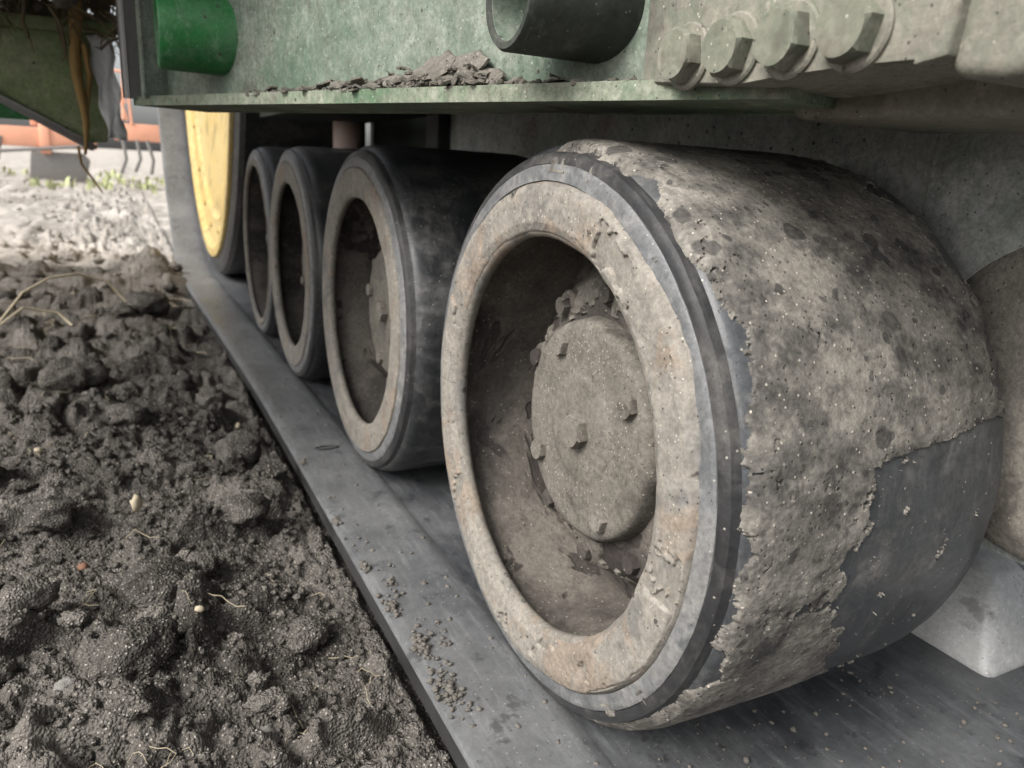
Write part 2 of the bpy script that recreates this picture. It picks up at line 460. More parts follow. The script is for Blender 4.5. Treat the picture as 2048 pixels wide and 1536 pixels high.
def stamp(n, x0, x1, y0, y1, rmin, rmax, hfac, power=2.0):
    global GZ
    for _ in range(n):
        cx, cy = rng.uniform(x0, x1), y0+(y1-y0)*rng.random()
        r = rmin+(rmax-rmin)*rng.random()**power
        i0, i1 = np.searchsorted(gx, [cx-1.5*r, cx+1.5*r]); j0, j1 = np.searchsorted(gy, [cy-1.5*r, cy+1.5*r])
        if i1-i0 < 3 or j1-j0 < 3: continue
        an = rng.uniform(0, 3.14); ca, sa = math.cos(an), math.sin(an); e = rng.uniform(.65, 1.0)
        dx, dy = wx[i0:i1, j0:j1]-cx, wy[i0:i1, j0:j1]-cy
        d = ((dx*ca+dy*sa)/r)**2+((-dx*sa+dy*ca)/(r*e))**2
        sub = GZ[i0:i1, j0:j1]
        c = sub.min()*.35+sub.mean()*.65
        b = c + hfac*r*np.sqrt(np.clip(1-d, 0, None)) - .12*r
        GZ[i0:i1, j0:j1] = np.where(d < 1, np.maximum(sub, b), sub)
def clods(cell, keep, hgt, seed, xr, yr, sharp=.35):
    """angular clods: jittered cells, some raised, cracked along the cell borders"""
    global GZ
    i0, i1 = np.searchsorted(gx, xr); j0, j1 = np.searchsorted(gy, yr)
    px_, py_ = wx[i0:i1, j0:j1]/cell, wy[i0:i1, j0:j1]/cell
    px_ = px_+.35*perlin(px_*1.7, py_*1.7, seed+.5); py_ = py_+.35*perlin(px_*1.7, py_*1.7, seed+9.5)
    ix, iy = np.floor(px_).astype(int), np.floor(py_).astype(int)
    f1 = np.full(px_.shape, 9.0); f2 = f1.copy(); hid = np.zeros(px_.shape)
    for dx in (-1, 0, 1):
        for dy in (-1, 0, 1):
            h = _perm[_perm[(ix+dx+seed) & 255]+((iy+dy) & 255)]; h2 = _perm[h+7]; h3 = _perm[h2+3]
            d = np.hypot(ix+dx+h/256-px_, iy+dy+h2/256-py_)
            nearer = d < f1
            f2 = np.where(nearer, f1, np.minimum(f2, d)); hid = np.where(nearer, h3/256, hid); f1 = np.where(nearer, d, f1)
    up_ = np.where(hid < keep, .35+.65*hid/keep, 0.0)
    tiltx = (hid*7.3 % 1)-.5
    e = sstep(0.0, sharp, f2-f1)
    GZ[i0:i1, j0:j1] += hgt*cell*up_*e*(1-.45*f1+.5*tiltx*f1)*fade[i0:i1, j0:j1]
GZ += .060*fbm(GX*2.2, GY*2.2, 2.0, 5, .60)*fade
stamp(12, -2.4, -.60, -.2, 5, .12, .24, .42, 1.0)
clods(.42, .30, .42, 11, (-9, -.40), (-.6, 40))
clods(.20, .34, .42, 23, (-6, -.38), (-.6, 22))
clods(.095, .42, .40, 37, (-2.6, -.33), (-.6, 8))
clods(.045, .50, .40, 41, (-2.6, -.34), (-.6, 4.5))
clods(.026, .55, .40, 53, (-2.6, -.34), (-.6, 3.4))
GZ += .018*fbm(GX*9, GY*9, 6.0, 4, .65)*fade
GZ += .30*fbm(GX*.35, GY*.22, 8.0, 4, .6)*sstep(14, 24, GY)*sstep(140, 70, GY)
v = np.stack([GX, GY, GZ], -1).reshape(-1, 3)
ground = link("ground", mesh_np("ground", v, grid_faces(len(gx), len(gy)), True), MT["soil"])
tag(ground, "dark crumbly field soil beside the track", None, None, "structure")
def soil_z(x, y):
    i = min(max(int(np.searchsorted(gx, x)), 0), len(gx)-1); j = min(max(int(np.searchsorted(gy, y)), 0), len(gy)-1)
    return float(GZ[i, j])

# ------------------------------------------------------------------ the track belt
DW_Y, DW_Z, DW_R = 11.2, 3.0, 4.0
belt = empty("track_belt", (0, 2, -1.2), "grey rubber track belt running under the road wheels", "track belt")
RI_Y, RI_R = -16.0, 3.0                     # far end of the loop behind the camera
def _loop():
    P_ = [(y, -1.0, 0.0, -1.0) for y in np.linspace(RI_Y, DW_Y, 170)[:-1]]
    sl = math.atan2(2*DW_R-2*RI_R, DW_Y-RI_Y)
    for a in np.linspace(-math.pi/2, math.pi/2+sl, 150): P_.append((DW_Y+DW_R*math.cos(a), DW_Z+DW_R*math.sin(a), math.cos(a), math.sin(a)))
    e = math.pi/2+sl
    y0, z0 = DW_Y+DW_R*math.cos(e), DW_Z+DW_R*math.sin(e); y1, z1 = RI_Y+RI_R*math.cos(e), RI_R-1+RI_R*math.sin(e)
    for q in np.linspace(0, 1, 60)[1:-1]: P_.append((y0+(y1-y0)*q, z0+(z1-z0)*q, math.cos(e), math.sin(e)))
    for a in np.linspace(e, 3*math.pi/2, 40)[:-1]: P_.append((RI_Y+RI_R*math.cos(a), RI_R-1+RI_R*math.sin(a), math.cos(a), math.sin(a)))
    return P_
LOOP = _loop()
def belt_strip(name, prof, mat, closed):
    """prof: (x, d) with d = distance outward from the inner surface"""
    p = dens(prof, .05)
    V = []
    nstep = len(LOOP)
    for y, z, ny, nz in LOOP:
        bow = -.15*float(sstep(3, 11, y))
        for x, d in p:
            V.append((x+bow*float(sstep(.3, -.1, x)), y+ny*d, z+nz*d))
    V = np.array(V)
    V[:, 2] += .004*perlin(V[:, 0]*3, V[:, 1]*1.3, 1.0)
    V -= np.array([0, 2, -1.2])
    return link(name, mesh_np(name, V, grid_faces(nstep, len(p), True), True, 30), mat, belt)
xL, xI = -.3525, .0611
belt_strip("inner_edge_strip", [(xL, .012), (xL+.008, -.014), (xL+.03, -.020), (xI-.03, -.020), (xI, -.014), (xI+.035, .004)], MT["belt"], False)
belt_strip("wheel_path", [(xI+.033, .003), (1.0, .0), (1.72, .0), (1.78, .0), (3.35, .0), (3.35, .1)], MT["path"], False)
belt_strip("belt_side", [(3.35, .1), (3.35, .14), (xL+.06, .14), (xL+.012, .12), (xL+.001, .013)], MT["belt_edge"], False)
# tread bars on the outside of the belt
tb = prism_bm([(0, 0), (.22, 0), (.19, .09), (.03, .09)], 0, 1.62, lambda u, v, d: Vector((xL+.10+d, u+d*.35, -v)), .008, 1)
bar0 = bm_obj("tread_bar", tb, MT["belt_edge"], belt, True)
for k in range(26):
    o = bar0 if k == 0 else bar0.copy()
    if k: COL.objects.link(o); o.parent = belt
    o.location = (0, S*(-3.0+k*.52-2), S*(-1.139+1.2))
# guide lugs in the middle of the belt
lug_pts = [(-.36, 0), (.36, 0), (.20, .34), (.12, .40), (-.12, .40), (-.20, .34)]
bm = prism_bm(lug_pts, 0, .62, lambda u, v, d: Vector((d, u, v)), .05, 3)
for vv in bm.verts: vv.co.x = vv.co.x + (.20 if vv.co.x < .31 else -.20)*max(0, vv.co.z)/.4
lug0 = bm_obj("guide_lug", bm, MT["lug"], belt, True, 50)
for k in range(14):
    o = lug0 if k == 0 else lug0.copy()
    if k: COL.objects.link(o); o.parent = belt
    o.location = (S*1.76, S*(-1.36+k*.95-2), S*(-1.02+1.2))

# ------------------------------------------------------------------ road wheels
def jit(amp, fr, seed):
    def f(X, R, T):
        n = amp*fbm(np.cos(T)*R*fr, np.sin(T)*R*fr, X*fr+seed, 4)
        return X+.4*n, R+n*.6
    return f
def hexa(bm, c, ax, r, h, cham=.15, turn=0.0):
    """hexagon bolt head standing on c, axis ax"""
    ax = Vector(ax).normalized(); a = Vector((0, math.cos(turn), math.sin(turn))); a = (a-ax*a.dot(ax)).normalized(); b = ax.cross(a)
    c = Vector(c)
    rings = []
    for hh, rr, circ in ((0, 1, 0), (.8, 1, 0), (1, .86, 1)):
        rings.append([bm.verts.new(c+ax*h*hh+(a*math.cos(t)+b*math.sin(t))*r*(rr if circ else (math.cos(math.pi/6)/math.cos((t % (math.pi/3))-math.pi/6)))) for t in np.linspace(0, 2*math.pi, 24, endpoint=False)])
    for r0, r1 in zip(rings[:-1], rings[1:]):
        for k in range(24): bm.faces.new((r0[k], r0[(k+1) % 24], r1[(k+1) % 24], r1[k]))
    bm.faces.new(rings[-1]); bm.faces.new(rings[0][::-1])
    return bm
def disc_bm(c, ax, r, h, n=28, cham=.2):
    bm = bmesh.new(); ax = Vector(ax).normalized(); a = ax.orthogonal().normalized(); b = ax.cross(a); c = Vector(c); rings = []
    for hh, rr in ((0, r), (h*(1-cham), r), (h, r-h*cham)):
        rings.append([bm.verts.new(c+ax*hh+(a*math.cos(t)+b*math.sin(t))*rr) for t in np.linspace(0, 2*math.pi, n, endpoint=False)])
    for r0, r1 in zip(rings[:-1], rings[1:]):
        for k in range(n): bm.faces.new((r0[k], r0[(k+1) % n], r1[(k+1) % n], r1[k]))
    bm.faces.new(rings[-1])
    return bm
def make_wheel(label, yc, thin=False, dark=False):  # dark: shade between the far wheels put into blacker rubber and dish mud
    tm = MT["rubber_black_shaded"] if dark else (MT["rubber_mid"] if yc > 1 else MT["rubber"])
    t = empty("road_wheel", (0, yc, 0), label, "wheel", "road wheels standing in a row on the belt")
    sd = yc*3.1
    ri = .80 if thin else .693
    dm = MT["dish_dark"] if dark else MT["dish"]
    tyre = lathe("tyre", [(.03, .80), (.014, .862), (.016, .874), (.030, .925), (.050, .972), (.075, .990), (.12, 1.0), (.55, 1.004), (1.0, 1.0), (1.06, .99), (1.09, .96), (1.10, .9), (1.10, .74)],
          256, tm, t, .03, jit(.006, 6, sd))
    lathe("side_band", [(.020, .868), (-.002, .874), (.004, .918), (.010, .926), (.030, .928)], 256, MT["band"], tyre, .012, jit(.005, 9, sd+2))
    lathe("shoulder_groove", [(.040, .922), (.012, .928), (.014, .944), (.024, .962), (.052, .972)], 256, MT["groove"], tyre, .012, jit(.005, 9, sd+5))
    prof = [(.03, .872), (.002, .870), (-.010, .862), (-.012, .84), (-.010, ri+.045), (-.004, ri+.012), (.010, ri), (.030, ri), (.046, ri+.012), (.055, ri+.04), (.06, .82)]
    rim = lathe("rim", prof, 256, MT["rim"], t, .018, jit(.010, 7, sd+1), 45)
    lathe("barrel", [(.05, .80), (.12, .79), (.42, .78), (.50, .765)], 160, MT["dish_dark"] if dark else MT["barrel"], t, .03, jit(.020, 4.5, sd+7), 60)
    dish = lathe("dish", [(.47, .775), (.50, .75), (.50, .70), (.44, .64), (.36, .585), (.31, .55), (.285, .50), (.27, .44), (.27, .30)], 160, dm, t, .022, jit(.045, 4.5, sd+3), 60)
    hub = lathe("hub_cover", [(.30, .415), (.225, .408), (.205, .40), (.195, .385), (.192, .20), (.186, .19), (.184, .12), (.186, .0005)], 128, MT["hub"], t, .02, jit(.014, 6, sd+4), 50)
    rot = .35*yc
    for k in range(4):
        an = RAD(58+90*k)+rot
        bm = hexa(bmesh.new(), (.20, .33*math.cos(an), .33*math.sin(an)), (-1, 0, 0), .044, .034, turn=an*1.7)
        bm_obj("hub_bolt", bm, MT["hubbolt"], hub, True, 25)
    bm = hexa(bmesh.new(), (.19, 0, 0), (-1, 0, 0), .066, .048, turn=.3+rot)
    bm_obj("centre_bolt", bm, MT["hubbolt"], hub, True, 25)
    for k in range(10):
        an = RAD(18+36*k)+rot
        bm = disc_bm((.30, .50*math.cos(an), .50*math.sin(an)), (-1, 0, 0), .062, .030, 20, .4)
        nutw = bm_obj("nut_washer", bm, dm, dish, True)
        bm = hexa(bmesh.new(), (.275, .50*math.cos(an), .50*math.sin(an)), (-1, 0, 0), .038, .035, turn=an)
        bm_obj("wheel_nut", bm, MT["hub"] if thin else dm, dish, True, 25)
    lathe("axle", [(.5, .22), (1.6, .22)], 32, MT["black"], t, .3)
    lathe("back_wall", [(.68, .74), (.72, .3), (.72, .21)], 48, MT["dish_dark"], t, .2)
    return t, tyre, rim, dish
W1Y, W2Y, W3Y, W4Y = 0.0, 2.3488, 4.5251, 6.3389
wheel1, tyre1, rim1, dish1 = make_wheel("nearest road wheel, its tread caked in cracked dried mud", W1Y)
wheel2 = make_wheel("second road wheel from the front, with smooth dark tread and dusty rim", W2Y)[0]
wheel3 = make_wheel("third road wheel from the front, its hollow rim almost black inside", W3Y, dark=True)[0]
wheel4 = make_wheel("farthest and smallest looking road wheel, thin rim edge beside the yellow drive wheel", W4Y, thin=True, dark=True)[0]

# --- mud caked on the tread of the nearest wheel
th = np.radians(np.arange(88, 262, .22)); xx = np.arange(.0, 1.085, .0040)
T, X = np.meshgrid(th, xx, indexing='ij'); D = np.degrees(T)
XR = np.interp(D, [88, 120, 150, 163.5, 166, 168, 174, 184, 190, 197, 210, 219, 235, 262], [.96, 1.0, 1.04, 1.05, .80, .50, .47, .417, .43, .457, .60, .69, .75, .8])
XLm = np.interp(D, [88, 105, 115, 131, 139, 148, 156, 170, 181, 189, 203, 215, 262], [.02, .03, .07, .04, .07, .10, .085, .055, .06, .045, .07, .03, .03])
j1 = fbm(X*6, T*6, 3.0, 6, .68); j2 = fbm(X*7+40, T*7, 8.0, 6, .68)
edge = np.minimum(X-(XLm+.060*j1), ((XR+.10*j2)-X)*np.where((D > 161) & (D < 171), .5, 1.0))
edge = np.minimum(edge, .35*(.62-fbm(X*5+9, T*5, 21.0, 5, .58)))
isl = .16*(fbm(X*14+3, T*9+8, 33.0, 6, .72)-.62-.5*sstep(.12, .05, X)-.5*sstep(.95, 1.0, X))
edge = np.maximum(edge, isl)
crack = np.abs(fbm(X*4+70, T*4, 12.0, 4, .55))
edge = np.where((edge > 0) & (edge < .08), np.minimum(edge, (crack-.004)*1.2), edge)
lump_ = np.clip(fbm(X*4, T*4, 5.0, 3)+.3, 0, 1)
thick = -.014+.0215*sstep(-.003, .005, edge)+.005*sstep(.007, .10, edge)*(.4+lump_)
lift = .013*np.clip(fbm(X*6, T*6, 41.0, 3), 0, 1)*sstep(.08, .01, edge)*sstep(.0, .008, edge)
rough = (.0012*fbm(X*30, T*30, 7.0, 4, .7)+.001*fbm(X*9, T*9, 17.0, 3, .6))*sstep(.0, .02, edge)
rad0 = np.interp(X, [0, .05, .075, .12, .55, 1.0, 1.06, 1.09], [.92, .972, .990, 1.0, 1.004, 1.0, .99, .96])
Rt = rad0+thick+lift+rough
top = np.stack([X, Rt*np.cos(T), Rt*np.sin(T)], -1)
Rb = rad0-.02; bot = np.stack([X, Rb*np.cos(T), Rb*np.sin(T)], -1)
k_ = edge > -.012
crust("tread_mud", top, bot, k_[:-1, :-1] | k_[1:, 1:], MT["crust"], wheel1)["label"] = "cracked flaking dried mud on the tread"
# --- sheets of mud peeling off inside its dish
th = np.radians(np.arange(-110, 170, .5)); rr = np.arange(.43, .745, .006)
T, R = np.meshgrid(th, rr, indexing='ij')
xd = np.interp(R, [.43, .50, .55, .585, .64, .70, .75], [.27, .285, .31, .36, .44, .50, .50])
e_ = .14*(fbm(np.cos(T)*R*5, np.sin(T)*R*5, 61.0, 5, .6)+.10)
jx = .045*.4*fbm(R*np.cos(T)*4.5, R*np.sin(T)*4.5, xd*4.5+3, 4)
hx = -.024+.036*sstep(-.005, .007, e_)+.008*sstep(.0, .08, e_)+.003*fbm(np.cos(T)*R*14, np.sin(T)*R*14, 9.0, 4, .6)*sstep(0, .02, e_)
top = np.stack([xd+jx-hx, R*np.cos(T), R*np.sin(T)], -1); bot = np.stack([xd+.03, R*np.cos(T), R*np.sin(T)], -1)
k_ = e_ > -.012
crust("dish_mud", top, bot, k_[:-1, :-1] | k_[1:, 1:], MT["dishmud"], wheel1)["label"] = "sheet of mud peeling off inside the dish"
# --- mud skin on its steel ring, lapping ragged over the rubber
th = np.radians(np.arange(0, 360, .25)); rr = np.arange(.700, .935, .0035)
T, R = np.meshgrid(th, rr, indexing='ij'); D = np.degrees(T)
q1 = fbm(np.cos(T)*3.5, np.sin(T)*3.5, R*4+2, 5, .55); q2 = fbm(np.cos(T)*R*4, np.sin(T)*R*4, 14.0, 5, .55)
over = .864+.022*np.clip(q1, -1, 1)+.030*np.exp(-((D-150)/26)**2)
edge = np.minimum(over-R, .5*(q2+.34))
edge = np.minimum(edge, (R-.703))
th_ = -.012+.020*sstep(-.006, .006, edge)+.005*sstep(.006, .04, edge)+.0030*fbm(np.cos(T)*R*20, np.sin(T)*R*20, 3.0, 4, .6)*sstep(0, .02, edge)
xf = np.interp(R, [.70, .715, .74, .84, .862, .872, .92, .935], [.010, -.004, -.010, -.012, -.010, .0, .010, .022])
top = np.stack([xf-th_, R*np.cos(T), R*np.sin(T)], -1); bot = np.stack([xf+.02, R*np.cos(T), R*np.sin(T)], -1)
k_ = edge > -.012
crust("ring_mud", top, bot, k_[:-1, :-1] | k_[1:, 1:], MT["ringmud"], wheel1)["label"] = "tan mud skin lapping over the rubber edge"

# ------------------------------------------------------------------ yellow drive wheel
dw = empty("drive_wheel", (0, DW_Y, DW_Z), "tall yellow drive wheel inside the far end of the belt", "wheel")
lathe("disc", [(.02, 3.72), (-.02, 3.70), (-.02, 3.58), (.06, 3.50), (.10, 3.2), (.08, 3.12), (.14, 3.05), (.22, 2.0), (.3, 1.2), (.12, 1.1), (.1, .001)], 160, MT["yellow"], dw, .1)
lathe("tyre", [(.03, 3.71), (.02, 3.78), (.06, 3.94), (.12, 3.985), (1.2, 3.985), (1.2, 3.4)], 160, MT["groove"], dw, .1)
lathe("hub", [(.12, .6), (-.1, .58), (-.12, .001)], 48, MT["darksteel"], dw, .1)
bm = bmesh.new()
for k in range(9):
    an = RAD(195+k*17)
    b = hexa(bmesh.new(), (.12, 3.3*math.cos(an), 3.3*math.sin(an)), (-1, 0, 0), .06, .06)
    bm_obj("rim_bolt", b, MT["yellow"], dw, True, 25)
bm.free()

# ------------------------------------------------------------------ green frame beam
beam = empty("frame_beam", (.15, -.69, 1.1), "dusty green steel frame beam above the road wheels", "frame beam")
A = Vector((-.314, .949, 0)); N = Vector((-.949, -.314, 0)); O0 = Vector((.15, -.69, 0)); OB = Vector((.15, -.69, 1.1))
def fb(c): return O0 + A*c[0] + N*c[1] + Vector((0, 0, c[2])) - OB
def wl(c): return Vector(c) - OB
# bottom flange (rises slightly towards its far end), web, top flange
def fb_tilt(c): return fb((c[0], c[1], c[2]+.0138*c[0]))
box("bottom_flange", (-.10, -.46, 1.103), (4.08, .0, 1.143), MT["lip"], beam, .006, fb_tilt)
box("web_plate", (-.10, -.20, 1.140), (4.02, -.11, 2.5), MT["green_dusty"], beam, .006, fb_tilt)
box("top_plate", (-.75, -1.6, 2.5), (4.08, .05, 2.55), MT["green_dusty"], beam, .006, fb_tilt)
box("end_plate", (4.02, -.6, 1.143), (4.10, .05, 2.5), MT["steel"], beam, .008, fb_tilt)
box("end_rib", (3.84, -.11, 1.143), (3.90, .02, 2.5), MT["green_dusty"], beam, .006, fb_tilt)
def stub(name, xe, y, z, r, L, mat):
    o = lathe(name, [(L, r), (.012, r), (.0, r-.008), (.0, r-.024), (.010, r-.030)], 64, mat, beam, .08, None, 40)
    o.location = wl((xe, y, z))*S
    b = lathe("bore", [(.004, r-.022), (.012, r-.031), (L, r-.031)], 64, MT["green_dusty"], o, .08, None, 40)
    return o
stub("pipe_stub", -.235, -.10, 1.377, .155, .42, MT["pipe"])
stub("pipe_stub", -1.025, 2.30, 1.482, .187, .55, MT["green"])
# bolted casting
cast = bm_obj("casting", prism_bm([(-.36, 1.142), (-.76, 1.120), (-.905, 1.128), (-1.078, 1.142), (-1.20, 1.120), (-1.262, 1.130), (-1.268, 1.22), (-1.25, 2.3), (-.36, 2.3)], .060, .44,
      lambda u, v, d: wl((d, u, v)), .010, 2), MT["casting"], beam, True, 30)
bm_obj("casting_end", prism_bm([(-1.245, 1.10), (-1.36, 1.085), (-1.43, 1.11), (-1.47, 1.19), (-1.47, 2.3), (-1.245, 2.3)], .085, .95, lambda u, v, d: wl((d, u, v)), .030, 4), MT["casting"], beam, True, 40)
bm_obj("casting_back", prism_bm([(-.55, 1.075), (-1.30, 1.060), (-1.30, 2.2), (-.55, 2.2)], .43, .98, lambda u, v, d: wl((d, u, v)), .03, 3), MT["casting"], beam, True, 40)
for k in range(4):
    y = -.557-.1693*k
    yb = y
    wb = bm_obj("washer", disc_bm(wl((.064, yb, 1.196)), (-1, 0, 0), .080, .016, 36, .3), MT["casting"], beam, True, 30)
    hb = bm_obj("bolt_head", hexa(bmesh.new(), wl((.050, yb, 1.196)), (-1, 0, 0), .066, .046, turn=.35+.5*k), MT["bolt"], beam, True, 25)

# ------------------------------------------------------------------ mud flakes lying on the flange
def flake_bm(bm, c, r, tilt, hgt):
    n = random.randint(9, 14); a0 = random.random()*6
    ax = Vector((math.cos(a0), math.sin(a0), 0)); M = Matrix.Rotation(tilt, 4, ax)
    topv, botv = [], []
    for k in range(n):
        a = 2*math.pi*k/n; q = r*random.uniform(.55, 1.15)
        p = Vector((q*math.cos(a), q*math.sin(a)*.75, random.uniform(-.12, .12)*r))
        topv.append(bm.verts.new(c+M @ (p+Vector((0, 0, hgt))))); botv.append(bm.verts.new(c+M @ p))
    ct = bm.verts.new(c+M @ Vector((0, 0, hgt*1.3)))
    for k in range(n):
        bm.faces.new((topv[k], topv[(k+1) % n], ct)); bm.faces.new((botv[k], botv[(k+1) % n], topv[(k+1) % n], topv[k]))
    bm.faces.new(botv[::-1])
bm = bmesh.new()
for k in range(95):
    s = random.triangular(.55, 2.75, 1.35)
    hh = .075*math.exp(-((s-1.30)/.33)**2)+.025
    c = O0 + A*s + N*random.uniform(-.10, -.012) + Vector((0, 0, 1.146+.0138*s+random.random()**1.5*hh))
    flake_bm(bm, c, random.uniform(.012, .07), random.uniform(-.6, .6), random.uniform(.004, .010))
def plate(s0, z0, w_, h_, lean):
    """a broad flake leaning back against the web"""
    n = 16; U, Vv = [], []
    for k in range(n):
        a = 2*math.pi*k/n; q = random.uniform(.72, 1.12)
        U.append(w_*q*math.cos(a)*(1 if abs(math.cos(a)) < .8 else .9)); Vv.append(h_*q*math.sin(a))
    for d in (0, .014):
        pass
    fr_, bk = [], []
    for u, v_ in zip(U, Vv):
        p = O0+A*(s0+u)+N*(-.055-lean*v_+random.uniform(-.006, .006))+Vector((0, 0, z0+v_+.0138*s0))
        fr_.append(bm.verts.new(p)); bk.append(bm.verts.new(p-N*.014))
    c0 = bm.verts.new(O0+A*s0+N*(-.045)+Vector((0, 0, z0+.0138*s0)))
    for k in range(n):
        bm.faces.new((fr_[k], fr_[(k+1) % n], c0)); bm.faces.new((bk[k], bk[(k+1) % n], fr_[(k+1) % n], fr_[k]))
    bm.faces.new(bk[::-1])
for s0, z0, w_, h_, le in ((1.14, 1.215, .12, .060, .6), (1.27, 1.225, .10, .055, .8), (1.40, 1.195, .10, .040, .9), (1.00, 1.18, .07, .035, .7), (1.58, 1.18, .09, .030, 1.0)):
    plate(s0, z0, w_, h_, le)
for k in range(26):
    s = random.uniform(-.0, .55)
    flake_bm(bm, O0+A*s+N*random.uniform(-.10, -.02)+Vector((0, 0, 1.148+.0138*s)), random.uniform(.008, .03), random.uniform(-.4, .4), .006)
for k in range(420):
    s = random.triangular(.2, 2.9, 1.3); hh = .05*math.exp(-((s-1.25)/.4)**2)
    c = O0+A*s+N*random.uniform(-.105, -.006)+Vector((0, 0, 1.147+.0138*s+random.random()*hh)); r = .004+.018*random.random()**2.5
    for v_ in bmesh.ops.create_icosphere(bm, subdivisions=1, radius=r)["verts"]: v_.co = c+v_.co*random.uniform(.6, 1.25)
tag(bm_obj("mud_flakes", bm, MT["flake"]), "heap of broken dry mud flakes lying on the beam's bottom flange", "mud flakes", None, "stuff")

# ------------------------------------------------------------------ undercarriage frame behind the wheels
uf = empty("undercarriage_frame", (1.5, 0, .6), "dim grey green undercarriage frame plates behind the road wheels", "undercarriage frame")
OU = Vector((1.5, 0, .6))
def ul(c): return Vector(c)-OU
box("side_plate", (1.30, -.42, .35), (1.50, .135, 1.9), MT["shade"], uf, .012, ul)
box("side_plate", (1.34, .145, .62), (1.52, 4.25, 1.9), MT["shade"], uf, .012, ul)
box("side_plate", (1.24, -2.4, .55), (1.45, -.43, 1.9), MT["shade"], uf, .012, ul)
box("post", (1.22, 4.20, .3), (1.5, 4.50, 1.9), MT["darksteel"], uf, .015, ul)
box("lower_beam", (1.34, -1.6, -.28), (1.62, 7.0, .34), MT["shade"], uf, .03, ul)
dome = lathe("hub_dome", [(.36, .62), (.20, .60), (.08, .54), (.02, .44), (.0, .30), (.0, .001)], 64, MT["shade_mud"], uf, .05, jit(.02, 4, 3.0), 60)
dome.location = ul((1.19, -1.02, .32))*S
box("dark_backdrop", (1.75, -.6, -.3), (1.8, 7.88, 2.6), MT["body"], uf, 0, ul)  # added dark sheet standing in for the unlit inside of the machine
box("dark_backdrop", (1.75, 8.45, -.3), (1.8, 14, 2.6), MT["body"], uf, 0, ul)
box("shade_ceiling", (.25, .5, 1.33), (1.33, 7.4, 1.38), MT["body"], uf, .005, ul)  # low ceiling added over the wheels to keep sky light out
rod = empty("steering_rod", (1.15, 6.9, 1.27), "pale copper coloured upright rod behind the second road wheel", "rod")
lathe("rod_tube", [(-.4, .17), (.4, .17), (.4, .12), (-.4, .12)], 40, MT["rod"], rod, .2).rotation_euler = (0, RAD(90), 0)
box("rod_clamp", (-.02, -.22, .28), (.24, .22, .5), MT["darksteel"], rod, .02)

# ------------------------------------------------------------------ machine body out above and to the right
body = empty("machine_body", (4, 4, 3), "dark machine body overhead and behind the track", "machine body")
OM = Vector((4, 4, 3))
def ml(c): return Vector(c)-OM
box("side_wall", (3.6, -1.0, -.2), (3.8, 14.4, 9), MT["body"], body, .02, ml)
box("side_wall", (3.6, 15.5, -.2), (3.8, 18, 9), MT["body"], body, .02, ml)
box("roof_deck", (-5.0, 1.4, 2.75), (-1.15, 8.2, 2.95), MT["body"], body, .02, ml)
box("shade_deck", (.42, .55, 1.95), (3.6, 8.0, 2.05), MT["body"], body, .02, ml)  # unseen deck added to shade the wheel tops from above

# ------------------------------------------------------------------ olive chute hanging at the upper left
chute = empty("chute_panel", (-1.8, 6, 1.3), "mud splashed olive green chute panel hanging at the upper left", "chute panel")
OC = Vector((-1.8, 6, 1.3))
def pl(u, v, d): return Vector((u, 6+d, v))-OC
bm_obj("panel", prism_bm([(-2.9, 1.83), (-2.9, 1.70), (-2.25, 1.36), (-1.46, .93), (-1.32, .95), (-1.28, 1.86)], 0, .07, pl, .012), MT["olive"], chute, True)
bm_obj("lower_rail", prism_bm([(-2.95, 1.74), (-2.95, 1.67), (-1.46, .86), (-1.40, .90), (-1.46, .945)], -.06, .0, pl, .01), MT["steel"], chute, True)
bm_obj("lower_guard", prism_bm([(-3.2, 1.78), (-3.2, 1.09), (-1.72, 1.10)], .08, .12, pl, .008), MT["green"], chute, True)
bm_obj("top_bar", prism_bm([(-2.9, 1.80), (-1.20, 1.86), (-1.20, 1.96), (-2.9, 1.94)], -.05, .25, pl, .02), MT["olive"], chute, True)
film = []
for i in range(13):
    for j in range(7):
        v_ = 1.84-.86*i/12; u_ = -1.42+.19*j/6+.10*(i/12)*(1-.4*j/6)
        film.append((u_+.02*math.sin(i*1.3+j), 5.93+.03*math.sin(j*2.1+i*.8), v_+.01*math.sin(j)))
film = np.array(film)-np.array([-1.3, 5.93, 1.4])
fo = link("film_strip", mesh_np("film_strip", film, grid_faces(13, 7)), MT["film"])
fo.location = Vector((-1.3, 5.93, 1.4))*S
sm = fo.modifiers.new("thickness", 'SOLIDIFY'); sm.thickness = .002
tag(fo, "torn grey plastic film strip hanging on the olive panel's edge", "plastic film")
# dry stalk hanging down in front of the panel
bm = bmesh.new()
pts = [(-1.50+.02*math.sin(k*.9), 5.86+.02*math.cos(k*1.4), 2.25-1.42*k/11) for k in range(12)]
tube_bm(pts, [.055, .05, .055, .05, .045, .05, .045, .04, .035, .03, .02, .012], 7, bm)
tube_bm([(-1.44, 5.86, 1.75), (-1.42, 5.86, 1.5), (-1.45, 5.86, 1.3), (-1.49, 5.86, 1.05)], [.03, .026, .02, .01], 6, bm)
tube_bm([(-1.56, 5.84, .90), (-1.55, 5.84, .75), (-1.47, 5.84, .62), (-1.40, 5.84, .50)], [.014, .012, .01, .006], 5, bm)
st = bm_obj("dry_stalk", bm, MT["straw"], None, True, 60)
tag(st, "brown dried plant stalk dangling in front of the olive panel", "stalk")
